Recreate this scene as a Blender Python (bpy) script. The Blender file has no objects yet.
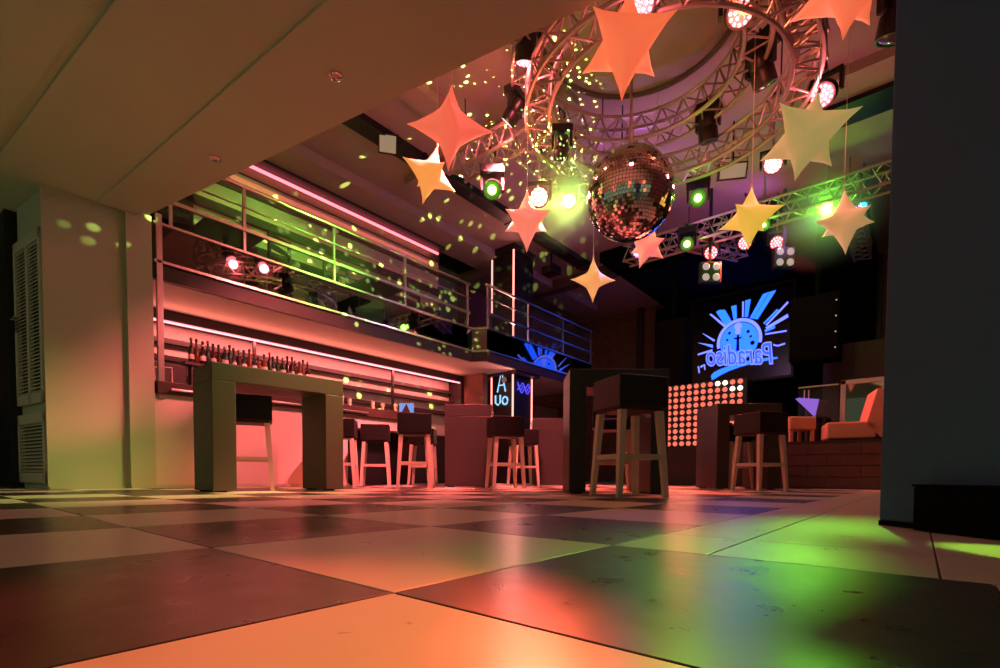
import bpy, bmesh, math, random
from mathutils import Vector, Matrix

random.seed(7)
S = bpy.context.scene
COL = S.collection
PI = math.pi

# ---------------------------------------------------------------- camera
YAW, ROLL, PITCH, FOC = math.radians(40.1), 0.0055, 0.0359, 496.5
cam_d = bpy.data.cameras.new('camera'); cam = bpy.data.objects.new('camera', cam_d); COL.objects.link(cam)
cam_d.sensor_fit = 'HORIZONTAL'; cam_d.sensor_width = 36.0; cam_d.lens = 36.0 * FOC / 1000.0
cam_d.shift_y = (476.3 + FOC * math.tan(PITCH) - 334.0) / 1000.0
cam_d.clip_start = 0.02
cam.matrix_world = (Matrix.Translation((0, 0, 0.1504)) @ Matrix.Rotation(YAW, 4, 'Z')
                    @ Matrix.Rotation(PI / 2 - PITCH, 4, 'X') @ Matrix.Rotation(ROLL, 4, 'Z'))
S.camera = cam

# ---------------------------------------------------------------- world, exposure
W = bpy.data.worlds.new('dim_room'); S.world = W; W.use_nodes = True
W.node_tree.nodes['Background'].inputs[0].default_value = (0.52, 0.60, 0.34, 1)
W.node_tree.nodes['Background'].inputs[1].default_value = 0.28
S.view_settings.view_transform = 'Standard'; S.view_settings.look = 'None'
S.view_settings.gamma = 1.0; S.view_settings.use_curve_mapping = False
S.view_settings.exposure = 0.0
S.cycles.use_denoising = True
S.cycles.max_bounces = 6; S.cycles.diffuse_bounces = 3; S.cycles.glossy_bounces = 4
S.cycles.transparent_max_bounces = 12
S.cycles.sample_clamp_indirect = 4.0

def aim_quat(d):
    return Vector(d).normalized().to_track_quat('-Z', 'Y')

def lamp(name, kind, loc, to, col, energy, size=0.06, angle=40, blend=0.6, sy=None, parent=None, axis=None):
    l = bpy.data.lights.new(name, kind); l.color = col; l.energy = energy
    if kind == 'SPOT':
        l.spot_size = math.radians(angle); l.spot_blend = blend; l.shadow_soft_size = size
    elif kind == 'AREA':
        l.size = size
        if sy: l.shape = 'RECTANGLE'; l.size_y = sy
    else:
        l.shadow_soft_size = size
    o = bpy.data.objects.new(name, l); COL.objects.link(o); o.location = loc
    if to is not None:
        o.rotation_mode = 'QUATERNION'; o.rotation_quaternion = aim_quat(Vector(to) - Vector(loc))
    if axis is not None:      # long side of a strip along 'axis'
        z = -(Vector(to) - Vector(loc)).normalized(); y = Vector(axis); y = (y - z*y.dot(z)).normalized(); x = y.cross(z)
        o.rotation_quaternion = Matrix((x, y, z)).transposed().to_quaternion()
    if parent:
        o.parent = parent; o.location = Vector(loc) - parent.location
    return o

# ---------------------------------------------------------------- materials
def mat(name, col, rough=0.5, metal=0.0, var=0.12, scale=6.0, bump=0.0, bscale=40.0, spec=0.5,
        emit=None, es=0.0, alpha=1.0, trans=0.0, rvar=0.0, coat=0.0):
    m = bpy.data.materials.new(name); m.use_nodes = True
    nt = m.node_tree; N = nt.nodes; L = nt.links; b = N['Principled BSDF']
    tc = N.new('ShaderNodeTexCoord')
    nz = N.new('ShaderNodeTexNoise'); nz.inputs['Scale'].default_value = scale; nz.inputs['Detail'].default_value = 5
    L.new(tc.outputs['Object'], nz.inputs['Vector'])
    mr = N.new('ShaderNodeMix'); mr.data_type = 'RGBA'
    lo = [max(0, c * (1 - var)) for c in col]; hi = [min(1, c * (1 + var)) for c in col]
    mr.inputs[6].default_value = (*lo, 1); mr.inputs[7].default_value = (*hi, 1)
    L.new(nz.outputs[0], mr.inputs[0]); L.new(mr.outputs[2], b.inputs['Base Color'])
    b.inputs['Roughness'].default_value = rough; b.inputs['Metallic'].default_value = metal
    b.inputs['Specular IOR Level'].default_value = spec
    if rvar:
        n2 = N.new('ShaderNodeTexNoise'); n2.inputs['Scale'].default_value = 14; n2.inputs['Detail'].default_value = 8
        L.new(tc.outputs['Object'], n2.inputs['Vector'])
        ma = N.new('ShaderNodeMapRange'); ma.inputs[3].default_value = max(0, rough - rvar); ma.inputs[4].default_value = rough + rvar
        L.new(n2.outputs[0], ma.inputs[0]); L.new(ma.outputs[0], b.inputs['Roughness'])
    if bump:
        n3 = N.new('ShaderNodeTexNoise'); n3.inputs['Scale'].default_value = bscale; n3.inputs['Detail'].default_value = 6
        L.new(tc.outputs['Object'], n3.inputs['Vector'])
        bp = N.new('ShaderNodeBump'); bp.inputs['Strength'].default_value = bump; bp.inputs['Distance'].default_value = 0.02
        L.new(n3.outputs[0], bp.inputs['Height']); L.new(bp.outputs[0], b.inputs['Normal'])
    if emit:
        b.inputs['Emission Color'].default_value = (*emit, 1); b.inputs['Emission Strength'].default_value = es
    b.inputs['Alpha'].default_value = alpha; b.inputs['Transmission Weight'].default_value = trans
    b.inputs['Coat Weight'].default_value = coat
    return m

def glow(name, col, es):
    return mat(name, (0.05, 0.05, 0.05), 0.4, var=0.0, emit=col, es=es)

MT = {}
def D(k, *a, **kw): MT[k] = mat(k, *a, **kw)
D('tile_light', (0.62, 0.56, 0.50), 0.31, var=0.10, scale=3.5, rvar=0.09, bump=0.006, bscale=14, spec=0.38)
D('tile_dark', (0.042, 0.036, 0.032), 0.30, var=0.30, scale=6, rvar=0.09, bump=0.006, bscale=14, spec=0.38)
D('grout', (0.06, 0.05, 0.045), 0.8)
D('plaster', (0.47, 0.50, 0.37), 0.85, var=0.05, scale=2, bump=0.05, bscale=6)
D('plaster_wall', (0.47, 0.49, 0.37), 0.8, var=0.05, scale=2)
D('bar_front', (0.66, 0.58, 0.52), 0.7, var=0.05, scale=2)
D('ceiling_paint', (0.36, 0.30, 0.26), 0.85, var=0.12, scale=2, bump=0.05)
D('ceiling_dark', (0.10, 0.085, 0.08), 0.8)
D('black', (0.005, 0.005, 0.0055), 0.5, var=0.3)
D('black_plastic', (0.010, 0.010, 0.011), 0.4, var=0.3)
D('column_paint', (0.034, 0.10, 0.25), 0.75, var=0.12, scale=3)
D('drape_black', (0.004, 0.004, 0.004), 0.95, spec=0.05)
D('column_base', (0.002, 0.002, 0.002), 0.9, spec=0.1)
D('slat_dark', (0.035, 0.022, 0.02), 0.5)
D('slat_light', (0.62, 0.52, 0.45), 0.7)
D('bar_ceiling', (0.66, 0.58, 0.52), 0.7, var=0.03)
D('counter_wood', (0.055, 0.032, 0.022), 0.4, var=0.3, scale=3)
D('steel', (0.55, 0.54, 0.52), 0.3, 1.0)
D('rail_steel', (0.65, 0.66, 0.60), 0.28, 1.0)
D('truss_alu', (0.40, 0.34, 0.31), 0.4, 0.5)
D('table_grey', (0.055, 0.060, 0.040), 0.55, var=0.12, scale=4, bump=0.04)
D('table_brown', (0.028, 0.021, 0.018), 0.5, var=0.2, scale=4, bump=0.04)
D('table_black', (0.012, 0.013, 0.010), 0.5, var=0.2, scale=4)
D('vinyl', (0.006, 0.005, 0.005), 0.5, var=0.2, spec=0.3)
D('leg_wood', (0.60, 0.51, 0.40), 0.5, var=0.15, scale=12)
D('mirror_black', (0.26, 0.26, 0.27), 0.03, 1.0, var=0.0)
D('rock', (0.16, 0.09, 0.055), 0.85, var=0.5, scale=5, bump=0.8, bscale=5)
D('stage_wood', (0.10, 0.045, 0.032), 0.55, var=0.45, scale=8, bump=0.1)
D('coral_fabric', (0.80, 0.36, 0.24), 0.8, var=0.06)
D('mirror', (0.85, 0.85, 0.85), 0.06, 1.0, var=0.0)
D('bottle_dark', (0.035, 0.012, 0.008), 0.12, var=0.2)
D('bottle_amber', (0.12, 0.035, 0.012), 0.12, var=0.2)
D('bottle_green', (0.015, 0.04, 0.015), 0.12, var=0.2)
D('paper', (0.72, 0.66, 0.58), 0.7)
D('white_card', (0.72, 0.74, 0.80), 0.4)
D('wall_red', (0.25, 0.11, 0.09), 0.75, var=0.2)
D('wall_grey', (0.34, 0.32, 0.30), 0.75, var=0.1)
D('red_paint', (0.45, 0.10, 0.08), 0.6)
D('louvre_paint', (0.58, 0.52, 0.43), 0.55, var=0.05)
D('chrome', (0.75, 0.75, 0.75), 0.15, 1.0)
D('glass_clear', (0.10, 0.12, 0.10), 0.03, var=0.0, alpha=0.14, spec=1.0)
D('drink_glass', (0.75, 0.9, 0.6), 0.05, var=0.0, alpha=0.55, spec=0.8)
D('cable', (0.02, 0.02, 0.02), 0.6)
MT['led_pink'] = glow('led_pink', (1.0, 0.28, 0.33), 2.2)
MT['led_red'] = glow('led_red', (1.0, 0.16, 0.20), 3.0)
MT['led_pillar'] = glow('led_pillar', (1.0, 0.32, 0.26), 2.4)
MT['bulb_red'] = glow('bulb_red', (1.0, 0.18, 0.11), 1.1)
MT['bulb_white'] = glow('bulb_white', (1.0, 0.85, 0.60), 2.5)
MT['scr_off'] = mat('scr_off', (0.006, 0.006, 0.012), 0.25, var=0)
MT['scr_blue'] = glow('scr_blue', (0.010, 0.045, 1.0), 3.0)
MT['scr_sky'] = glow('scr_sky', (0.010, 0.080, 1.0), 4.0)
MT['scr_pale'] = glow('scr_pale', (0.13, 0.16, 1.0), 2.4)
MT['neon_cyan'] = glow('neon_cyan', (0.28, 0.62, 0.95), 1.3)
MT['neon_violet'] = glow('neon_violet', (0.07, 0.06, 0.9), 1.4)
MT['card_blue'] = glow('card_blue', (0.22, 0.42, 1.0), 0.75)  # bluish glow put into the menu card as emission
MT['card_violet'] = glow('card_violet', (0.36, 0.16, 0.85), 0.75)  # violet glow put into the menu stand as emission
MT['lens_green'] = glow('lens_green', (0.42, 1.0, 0.14), 8.0)
MT['lens_pink'] = glow('lens_pink', (1.0, 0.22, 0.24), 6.0)
MT['lens_white'] = glow('lens_white', (1.0, 0.50, 0.45), 9.0)
MT['lens_cyan'] = glow('lens_cyan', (0.03, 0.55, 0.75), 5.0)
MT['lens_off'] = mat('lens_off', (0.05, 0.05, 0.06), 0.1, var=0)
MT['blinder_lamp'] = glow('blinder_lamp', (0.75, 0.55, 0.50), 0.6)
MT['spot_glow'] = glow('spot_glow', (1.0, 0.72, 0.42), 0.28)

# ---------------------------------------------------------------- mesh helpers
class MB:
    def __init__(s): s.v = []; s.f = []; s.smooth = False
    def add(s, vs, fs):
        o = len(s.v); s.v += [tuple(x) for x in vs]; s.f += [tuple(i + o for i in f) for f in fs]; return s
    def box(s, a, b, m=None):
        (x0, y0, z0), (x1, y1, z1) = a, b
        vs = [Vector(p) for p in ((x0,y0,z0),(x1,y0,z0),(x1,y1,z0),(x0,y1,z0),(x0,y0,z1),(x1,y0,z1),(x1,y1,z1),(x0,y1,z1))]
        if m: vs = [m @ p for p in vs]
        return s.add(vs, [(0,3,2,1),(4,5,6,7),(0,1,5,4),(1,2,6,5),(2,3,7,6),(3,0,4,7)])
    def prism(s, poly, z0, z1):
        n = len(poly)
        vs = [(x, y, z0) for x, y in poly] + [(x, y, z1) for x, y in poly]
        return s.add(vs, [tuple(range(n))[::-1], tuple(range(n, 2*n))] + [(i, (i+1) % n, n+(i+1) % n, n+i) for i in range(n)])
    def tube(s, pts, r, n=6, closed=False):
        pts = [Vector(p) for p in pts]; k = len(pts); vs = []
        rr = r if isinstance(r, (list, tuple)) else [r] * k
        up0 = None
        for i, p in enumerate(pts):
            a = pts[i-1] if (i > 0 or closed) else p; b = pts[(i+1) % k] if (i < k-1 or closed) else p
            t = (b - a).normalized()
            up = Vector((0, 0, 1)) if abs(t.z) < 0.95 else Vector((1, 0, 0))
            x = t.cross(up).normalized(); y = t.cross(x).normalized()
            for j in range(n):
                w = 2*PI*j/n; vs.append(p + (x*math.cos(w) + y*math.sin(w))*rr[i])
        fs = []
        for i in range(k if closed else k-1):
            q = (i+1) % k
            for j in range(n): fs.append((i*n+j, i*n+(j+1) % n, q*n+(j+1) % n, q*n+j))
        if not closed: fs += [tuple(range(n))[::-1], tuple(range((k-1)*n, k*n))]
        return s.add(vs, fs)
    def lathe(s, prof, n=16, m=None):
        vs = []; k = len(prof)
        for r, z in prof:
            for j in range(n):
                w = 2*PI*j/n; vs.append(Vector((r*math.cos(w), r*math.sin(w), z)))
        if m: vs = [m @ p for p in vs]
        fs = [(i*n+j, i*n+(j+1) % n, (i+1)*n+(j+1) % n, (i+1)*n+j) for i in range(k-1) for j in range(n)]
        fs += [tuple(range(n))[::-1], tuple(range((k-1)*n, k*n))]
        return s.add(vs, fs)
    def taper(s, p0, p1, a, b):
        "square leg from p0 (half width a) to p1 (half width b)"
        vs = [(p[0]+dx*h, p[1]+dy*h, p[2]) for p, h in ((p0, a), (p1, b)) for dx, dy in ((-1,-1),(1,-1),(1,1),(-1,1))]
        return s.add(vs, [(0,3,2,1),(4,5,6,7),(0,1,5,4),(1,2,6,5),(2,3,7,6),(3,0,4,7)])
    def mesh(s, name, m, smooth=False, bevel=0.0):
        me = bpy.data.meshes.new(name); me.from_pydata(s.v, [], s.f); me.update()
        bm = bmesh.new(); bm.from_mesh(me)
        bmesh.ops.recalc_face_normals(bm, faces=bm.faces)
        if bevel:
            bmesh.ops.bevel(bm, geom=list(bm.edges), offset=bevel, segments=2, affect='EDGES', profile=0.5)
        bm.to_mesh(me); bm.free()
        me.materials.append(MT[m] if isinstance(m, str) else m)
        if smooth:
            me.shade_smooth()
            try: me.set_sharp_from_angle(angle=math.radians(38))
            except Exception: pass
        return me
    def build(s, name, m, parent=None, smooth=False, bevel=0.0, loc=None):
        return link(name, s.mesh(name, m, smooth, bevel), parent, loc)

def link(name, me, parent=None, loc=None, rot=None):
    o = bpy.data.objects.new(name, me); COL.objects.link(o)
    if parent: o.parent = parent
    if loc is not None: o.location = loc
    if rot is not None: o.rotation_euler = rot
    return o
def tag(o, label, cat, group=None, kind=None):
    o['label'] = label; o['category'] = cat
    if group: o['group'] = group
    if kind: o['kind'] = kind
    return o
def thing(name, label, cat, loc=(0,0,0), rz=0.0, group=None):
    o = bpy.data.objects.new(name, None); COL.objects.link(o); o.empty_display_size = 0.1
    o.location = loc; o.rotation_euler = (0, 0, rz)
    return tag(o, label, cat, group)
def struct(o, label=None, cat=None):
    o['kind'] = 'structure'
    if label: o['label'] = label
    if cat: o['category'] = cat
    return o
def sroot(name, label, cat):
    o = bpy.data.objects.new(name, None); COL.objects.link(o); o.empty_display_size = 0.1
    return struct(o, label, cat)
def box(name, a, b, m, parent=None, bevel=0.0): return MB().box(a, b).build(name, m, parent, bevel=bevel)
def copy_tree(o, parent=None):
    c = o.copy(); COL.objects.link(c); c.parent = parent
    for ch in o.children: copy_tree(ch, c)
    return c
def text_mesh(txt, size, shear=0.0, extrude=0.002, offset=0.0):
    cu = bpy.data.curves.new('txt', 'FONT'); cu.body = txt; cu.size = size; cu.shear = shear
    cu.extrude = extrude; cu.offset = offset; cu.align_x = 'CENTER'; cu.resolution_u = 4
    o = bpy.data.objects.new('txt', cu); COL.objects.link(o)
    dg = bpy.context.evaluated_depsgraph_get()
    me = bpy.data.meshes.new_from_object(o.evaluated_get(dg))
    bpy.data.objects.remove(o); bpy.data.curves.remove(cu)
    return me

# ================================================================ STRUCTURE
# ---- floor: grout bed and single tiles
AX, AY, T = -0.5128, 0.3966, 0.6
floor = box('floor', (-10, -2.4, -0.06), (4.5, 13.6, -0.004), 'grout'); struct(floor, 'checkerboard floor of large dark and pale tiles', 'floor')
def tile_mesh(nm, w, h, m):
    g = 0.0018
    return MB().box((g, g, -0.004), (w - g, h - g, 0.0)).mesh(nm, m, bevel=0.0012)
tl = tile_mesh('tile_pale', T, T, 'tile_light'); td = tile_mesh('tile_black', T, T, 'tile_dark')
cells = []
for i in range(-8, 17):
    for j in range(-5, 22):
        x1 = AX - T*i; x0 = x1 - T; y0 = AY + T*j
        if i < 0 and j >= 1: continue
        cx, cy = x0 + T/2, y0 + T/2
        if x0 < -10 or y0 + T > 12.9 or x1 > 4.5 or y0 < -2.4: continue
        # what the counter and the stage stand on is plain bed
        fw = -cx*math.sin(YAW) + cy*math.cos(YAW); sd = cx*math.cos(YAW) + cy*math.sin(YAW)
        seen = fw > 0.1 and abs(sd) < 1.15*fw + 0.6
        cells.append((0 if seen else 1, math.hypot(cx, cy), i, j, x0, y0))
cells.sort()
stuff_l, stuff_d = MB(), MB()
for k, (_, _, i, j, x0, y0) in enumerate(cells):
    dark = (i + j) % 2 != 0
    if k < 250:
        link('tile', td if dark else tl, floor, (x0, y0, 0.0), None)
    else:
        (stuff_d if dark else stuff_l).box((x0+.002, y0+.002, -.004), (x0+T-.002, y0+T-.002, 0))
for mb, m in ((stuff_l, 'tile_light'), (stuff_d, 'tile_dark')):
    o = mb.build('tile_field', m, floor); o['kind'] = 'stuff'
# plain pale border tiles on the right, in front of the column
xs = [AX, -0.31, 0.03, 0.63, 1.23, 1.83, 2.43, 3.03, 3.63, 4.23]; ys = [AY + T, 1.30, 2.5, 3.7, 4.9, 6.1, 7.3, 8.5, 9.7, 10.9, 12.1]
for a in range(len(xs)-1):
    for b in range(len(ys)-1):
        if ys[b] > 6 and xs[a] > 1.3: continue
        w, h = xs[a+1]-xs[a], ys[b+1]-ys[b]
        link('border_tile', tile_mesh('border_tile', w, h, 'tile_light'), floor, (xs[a], ys[b], 0))
# ---- main ceiling
CZ = 4.9
ceiling = box('ceiling', (-10, 1.0, CZ), (4.5, 13.6, CZ + 0.1), 'ceiling_paint'); struct(ceiling, 'brown painted ceiling above the truss ring', 'ceiling')
box('ceiling_beam', (-7.62, 2.2, CZ-0.16), (-6.92, 12.4, CZ), 'ceiling_paint', ceiling)
box('cornice', (-7.62, 2.2, CZ-0.20), (-7.40, 7.05, CZ-0.16), 'slat_dark', ceiling)
box('ceiling_beam', (-8.6, 10.15, CZ-0.22), (-3.2, 10.45, CZ), 'ceiling_dark', ceiling)
box('ceiling_beam', (-1.5, 7.68, CZ-0.06), (4.4, 8.15, CZ), 'black', ceiling)
box('ceiling_beam', (-1.0, 7.05, CZ-0.12), (4.4, 7.35, CZ), 'ceiling_paint', ceiling)
box('ceiling_beam', (-6.4, 5.2, CZ-0.10), (-3.4, 5.5, CZ), 'ceiling_paint', ceiling)
box('ceiling_beam', (-5.0, 3.0, CZ-0.12), (-4.7, 5.2, CZ), 'ceiling_paint', ceiling)
box('ceiling_beam', (-3.3, 3.0, CZ-0.08), (-1.2, 3.35, CZ), 'ceiling_dark', ceiling)
MB().lathe([(0.0, CZ-0.05), (0.98, CZ-0.05), (1.05, CZ-0.02), (1.05, CZ)], 48, Matrix.Translation((-2.35, 4.95, 0))).build('ceiling_rose', 'ceiling_paint', ceiling, smooth=True)
MB().tube([(-2.35+1.0*math.cos(a*PI/24), 4.95+1.0*math.sin(a*PI/24), CZ-0.06) for a in range(48)], 0.03, 8, True).build('rose_moulding', 'ceiling_dark', ceiling, smooth=True)
box('ceiling_beam', (-8.4, 8.6, CZ-0.18), (-6.95, 9.0, CZ), 'ceiling_paint', ceiling)
vent = thing('ceiling_vent', 'square dark air vent in the ceiling above the balcony end', 'vent', (-7.72, 7.8, CZ))
MB().box((-.62,-.58,-.05),(.62,-.50,0)).box((-.62,.50,-.05),(.62,.58,0)).box((-.62,-.5,-.05),(-.55,.5,0)).box((.55,-.5,-.05),(.62,.5,0)).build('frame', 'black', vent)
box('recess', (-.55,-.5,-.012), (.55,.5,-.002), 'black', vent)
vs_ = MB().box((-.55,-.008,-.04),(.55,.008,-.014)).mesh('louvre','black')
for k in range(9): link('louvre', vs_, vent, (0, -.4+.1*k, 0))
# ---- low ceiling over the entrance (soffit)
SZ = 2.96
e0, e1 = (-6.62, 1.60), (3.5, 3.56)
soffit = MB().prism([(-10, -2.4), (4.5, -2.4), (4.5, 3.75), e1, e0, (-6.62, 1.0), (-10, 0.6)], SZ, SZ + 0.35).build('ceiling_low', 'plaster')
struct(soffit, 'olive plaster low ceiling sloping across the upper left', 'ceiling')
# face panel of the soffit above its edge, up to the main ceiling
MB().prism([e0, e1, (3.5, 3.66), (-6.62, 1.70)], SZ + 0.0, CZ).build('edge_wall', 'plaster', soffit)
# shallow lower step of the low ceiling between its edge and the raised line
s0, s1 = (-6.5, 1.30), (3.5, 2.19)
MB().prism([s0, s1, (3.5, 3.55), (-6.5, 1.62)], SZ - 0.035, SZ).build('soffit_step', 'plaster', soffit)
# shallow dark groove as a recessed shadow gap: two thin boards leave a slot
g0, g1 = (-9.5, 0.22), (3.5, 1.62)
def off(p, d): return (p[0], p[1] + d)
MB().prism([g0, g1, (3.5, 2.19), (-6.5, 1.30), (-9.5, 1.02)], SZ - 0.018, SZ).build('soffit_board', 'plaster', soffit)
MB().prism([(-9.9, -2.3), (3.5, -2.3), off(g1, -0.09), off(g0, -0.05)], SZ - 0.018, SZ).build('soffit_board', 'plaster', soffit)
for k, (x, y, lb) in enumerate(((-3.17, 1.97, 'small recessed downlight in the low ceiling, nearer the hall'), (-4.79, 1.79, 'small recessed downlight in the low ceiling, nearer the louvred wall'))):
    t = thing('downlight', lb, 'light', (x, y, SZ - 0.035), group='recessed downlights')
    MB().lathe([(0.030, 0), (0.044, -0.002), (0.047, -0.010), (0.036, -0.013), (0.030, -0.004)], 20).build('ring', 'chrome', t, smooth=True)
    MB().lathe([(0.0, -0.003), (0.030, -0.003), (0.030, 0)], 16).build('lens', 'spot_glow', t)
# ---- left wall with pilaster, louvred cupboard end
wl = MB().box((-6.57, 0.87, 0), (-6.53, 1.53, SZ)).build('wall_left', 'plaster_wall'); struct(wl, 'olive wall between louvred cupboard and bar opening', 'wall')
box('pilaster', (-6.75, 1.53, 0), (-6.47, 1.76, SZ), 'plaster_wall', wl)
box('plinth_board', (-6.53, 0.88, 0.0), (-6.515, 1.53, 0.03), 'plaster_wall', wl)
bb = box('baseboard_left', (-6.47, 1.53, 0.0), (-6.455, 4.2, 0.035), 'plaster_wall'); struct(bb)
# louvred cupboard: along direction d from the wall corner
cz = math.atan2(-0.14, -0.99)
cup = thing('louvred_cupboard', 'cream cupboard with tall louvred door above a small louvred door', 'cupboard', (-6.53, 0.87, 0), cz)
# local x along the face (0..0.80), local y>0 is the face normal side (towards room -> find sign)
FN = 1
MB().box((0.05, -0.30, 0), (0.82, -0.036, SZ-0.02)).build('carcass', 'plaster_wall', cup)
def louvre_door(z0, z1, cols, slat):
    d = MB()
    x0, x1 = 0.03, 0.80
    st = 0.055
    edges = [x0]
    n = cols; wcol = (x1 - x0 - st*(n+1)) / n
    xx = x0
    for k in range(n+1):
        d.box((xx, -0.03, z0), (xx+st, 0.012, z1)); xx += st + wcol
    d.box((x0, -0.03, z0), (x1, 0.012, z0+0.10)); d.box((x0, -0.03, z1-0.10), (x1, 0.012, z1))
    door = d.build('door', 'louvre_paint', cup)
    box('door_backing', (x0+.02, -.034, z0+.05), (x1-.02, -.031, z1-.05), 'black', door)
    m = MB().box((0, -0.016, -0.004), (wcol, 0.016, 0.004), Matrix.Rotation(-0.7, 4, 'X')).mesh('slat', 'louvre_paint')
    for c in range(n):
        xs0 = x0 + st + c*(wcol+st); z = z0 + 0.12
        while z < z1 - 0.11:
            link('slat', m, door, (xs0, -0.008, z)); z += slat
    return door
dr = louvre_door(0.86, 2.54, 2, 0.036)
MB().box((0.70, 0.012, 1.62), (0.735, 0.035, 1.78)).tube([(0.717, 0.03, 1.75), (0.717, 0.07, 1.75), (0.60, 0.07, 1.75)], 0.009, 8).build('door_handle', 'chrome', dr, smooth=True)
louvre_door(0.06, 0.76, 1, 0.036)
# dark passage beyond
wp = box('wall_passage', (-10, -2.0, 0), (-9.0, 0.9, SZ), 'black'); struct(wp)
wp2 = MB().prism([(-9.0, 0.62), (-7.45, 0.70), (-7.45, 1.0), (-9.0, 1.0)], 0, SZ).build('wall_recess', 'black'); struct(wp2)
box('door_edge_light', (-8.3, 0.60, 0.9), (-8.26, 0.615, 2.5), mat('edge_red', (0.3, 0.03, 0.04), 0.5, emit=(0.8, 0.05, 0.08), es=0.25), wp2)
# ---- far wall, right wall
wf = box('wall_far', (-10, 13.4, 0), (4.5, 13.6, CZ), 'rock'); struct(wf, 'rough brown rock wall at the far end of the hall', 'wall')
for x in (-6.2, -5.35, -4.5, -0.9, 0.6):
    box('timber_post', (x, 13.3, 0), (x+0.2, 13.4, CZ), 'slat_dark', wf)
for x0, x1 in ((-6.0, -5.35), (-5.15, -4.5), (-0.7, 0.6)):
    MB().prism([(x0, 0), (x0+.15, 0), (x1, 1.2), (x1-.15, 1.2)], -0.05, 0.05).build('timber_brace', 'slat_dark', wf, loc=(0, 13.35, 2.4)).rotation_euler = (PI/2, 0, 0)
wr = box('wall_right', (4.3, 3.4, 0), (4.5, 13.4, CZ), 'wall_red'); struct(wr, 'dark red side wall', 'wall')
# ---- back wall of bar and balcony
wb = box('wall_bar', (-8.2, 1.0, 0), (-7.95, 7.9, 2.31), 'slat_light'); struct(wb, 'pale back wall of the bar lit pink by strip light', 'wall')
we = box('wall_bar_end', (-8.2, 7.75, 0), (-7.02, 7.9, 2.31), 'wall_red'); struct(we, 'dark red wall closing the bar at its far end', 'wall')
wu = box('wall_balcony', (-8.0, 1.0, 2.5), (-7.62, 7.05, CZ), 'slat_light'); struct(wu, 'striped back wall of the balcony under a red light line', 'wall')
for z in (4.50, 4.22, 3.82, 3.40):
    box('slat', (-7.62, 1.0, z), (-7.585, 7.05, z+0.13), 'slat_dark', wu)
box('wall_niche', (-7.60, 1.6, 2.55), (-7.585, 2.55, 4.0), 'slat_dark', wu)
wo = box('wall_outer', (-9.2, 1.0, 0), (-8.9, 13.4, CZ), 'wall_grey'); struct(wo, 'grey wall behind the pillar', 'wall')
for (y0, y1, z0, z1) in ((8.9, 13.4, 2.31, CZ),):
    box('upper_wall', (-8.9, y0, z0), (-8.7, y1, z1), 'wall_red', wo)
box('lower_wall', (-8.2, 8.75, 0), (-7.4, 8.9, 2.31), 'wall_grey', wo)
# ================================================================ BALCONY
bal = sroot('balcony', 'balcony over the bar with black glass front and steel rails', 'balcony')
XB, XC, YJ, YE = -6.5, -6.25, 6.88, 10.9
YS = 1.78
def runs(x, y0, y1, n):
    return [(x, y0 + (y1-y0)*k/n, y0 + (y1-y0)*(k+1)/n) for k in range(n)]
# slab with pale underside
MB().prism([(-8.9, YS), (XB-.02, YS), (XB-.02, YJ), (XC-.02, YJ+.14), (XC-.02, YE), (-8.9, YE)], 2.33, 2.52).build('slab', 'slat_dark', bal)
MB().prism([(-8.0, YS), (XB-.06, YS), (XB-.06, YJ), (-8.0, YJ)], 2.31, 2.33).build('underside_panel', 'bar_ceiling', bal)
MB().prism([(-8.9, YJ), (XB-.06, YJ), (XC-.06, YJ+.14), (XC-.06, YE), (-8.9, YE)], 2.31, 2.33).build('underside_panel', 'bar_ceiling', bal)
for x, y0, y1 in ((XB, YS, YJ), (XC, YJ+.14, YE)):
    box('fascia_board', (x-.02, y0, 2.31), (x, y1, 2.47), 'slat_dark', bal)
    box('lower_trim', (x-.02, y0, 2.485), (x+.03, y1, 2.52), 'rail_steel', bal, 0.004)
    box('floor_rail', (x-.02, y0, 2.905), (x+.025, y1, 2.935), 'rail_steel', bal, 0.004)
for z, h, m in ((2.31, .16, 'slat_dark'), (2.485, .035, 'rail_steel'), (2.905, .03, 'rail_steel')):
    MB().prism([(XB-.02, YJ), (XB+.02, YJ), (XC+.02, YJ+.14), (XC-.02, YJ+.14)], z, z+h).build('corner_trim', m, bal)
MB().prism([(XB-.02, YJ), (XB, YJ), (XC, YJ+.14), (XC-.02, YJ+.14)], 2.52, 2.905).build('fascia_pane', 'mirror_black', bal)
PST = [1.95, 2.75, 3.99, 5.28, 6.75]
for x, ya, yb in [(XB, a, b) for a, b in zip([YS]+PST[1:], PST[1:]+[YJ])] + runs(XC, YJ+.14, YE, 3):
    box('fascia_pane', (x-.015, ya+.004, 2.52), (x, yb-.004, 2.905), 'mirror_black', bal)
for x, ya, yb in [(XB, a, b) for a, b in zip(PST, PST[1:])] + runs(XC, YJ+.2, YE, 3):
    box('glass_pane', (x-.006, ya+.03, 2.95), (x+.002, yb-.03, 3.64), 'glass_clear', bal)
pm = MB().box((-.018, -.018, 0), (.018, .018, .80)).mesh('post', 'rail_steel', bevel=.004)
for y in PST: link('post', pm, bal, (XB, y, 2.92))
for y in (YJ+.16, 8.3, 9.6, YE-.05): link('post', pm, bal, (XC, y, 2.92))
for x, y0, y1 in ((XB, YS, YJ-.08), (XC, YJ+.12, YE)):
    MB().tube([(x, y0, 3.72), (x, y1, 3.72)], .024, 10).build('handrail', 'rail_steel', bal, smooth=True)
    MB().tube([(x+.025, y0, 3.46), (x+.025, y1, 3.46)], .012, 8).build('middle_rail', 'rail_steel', bal, smooth=True)
    box('middle_rail', (x-.01, y0, 3.17), (x+.035, y1, 3.215), 'rail_steel', bal, .004)
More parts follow.
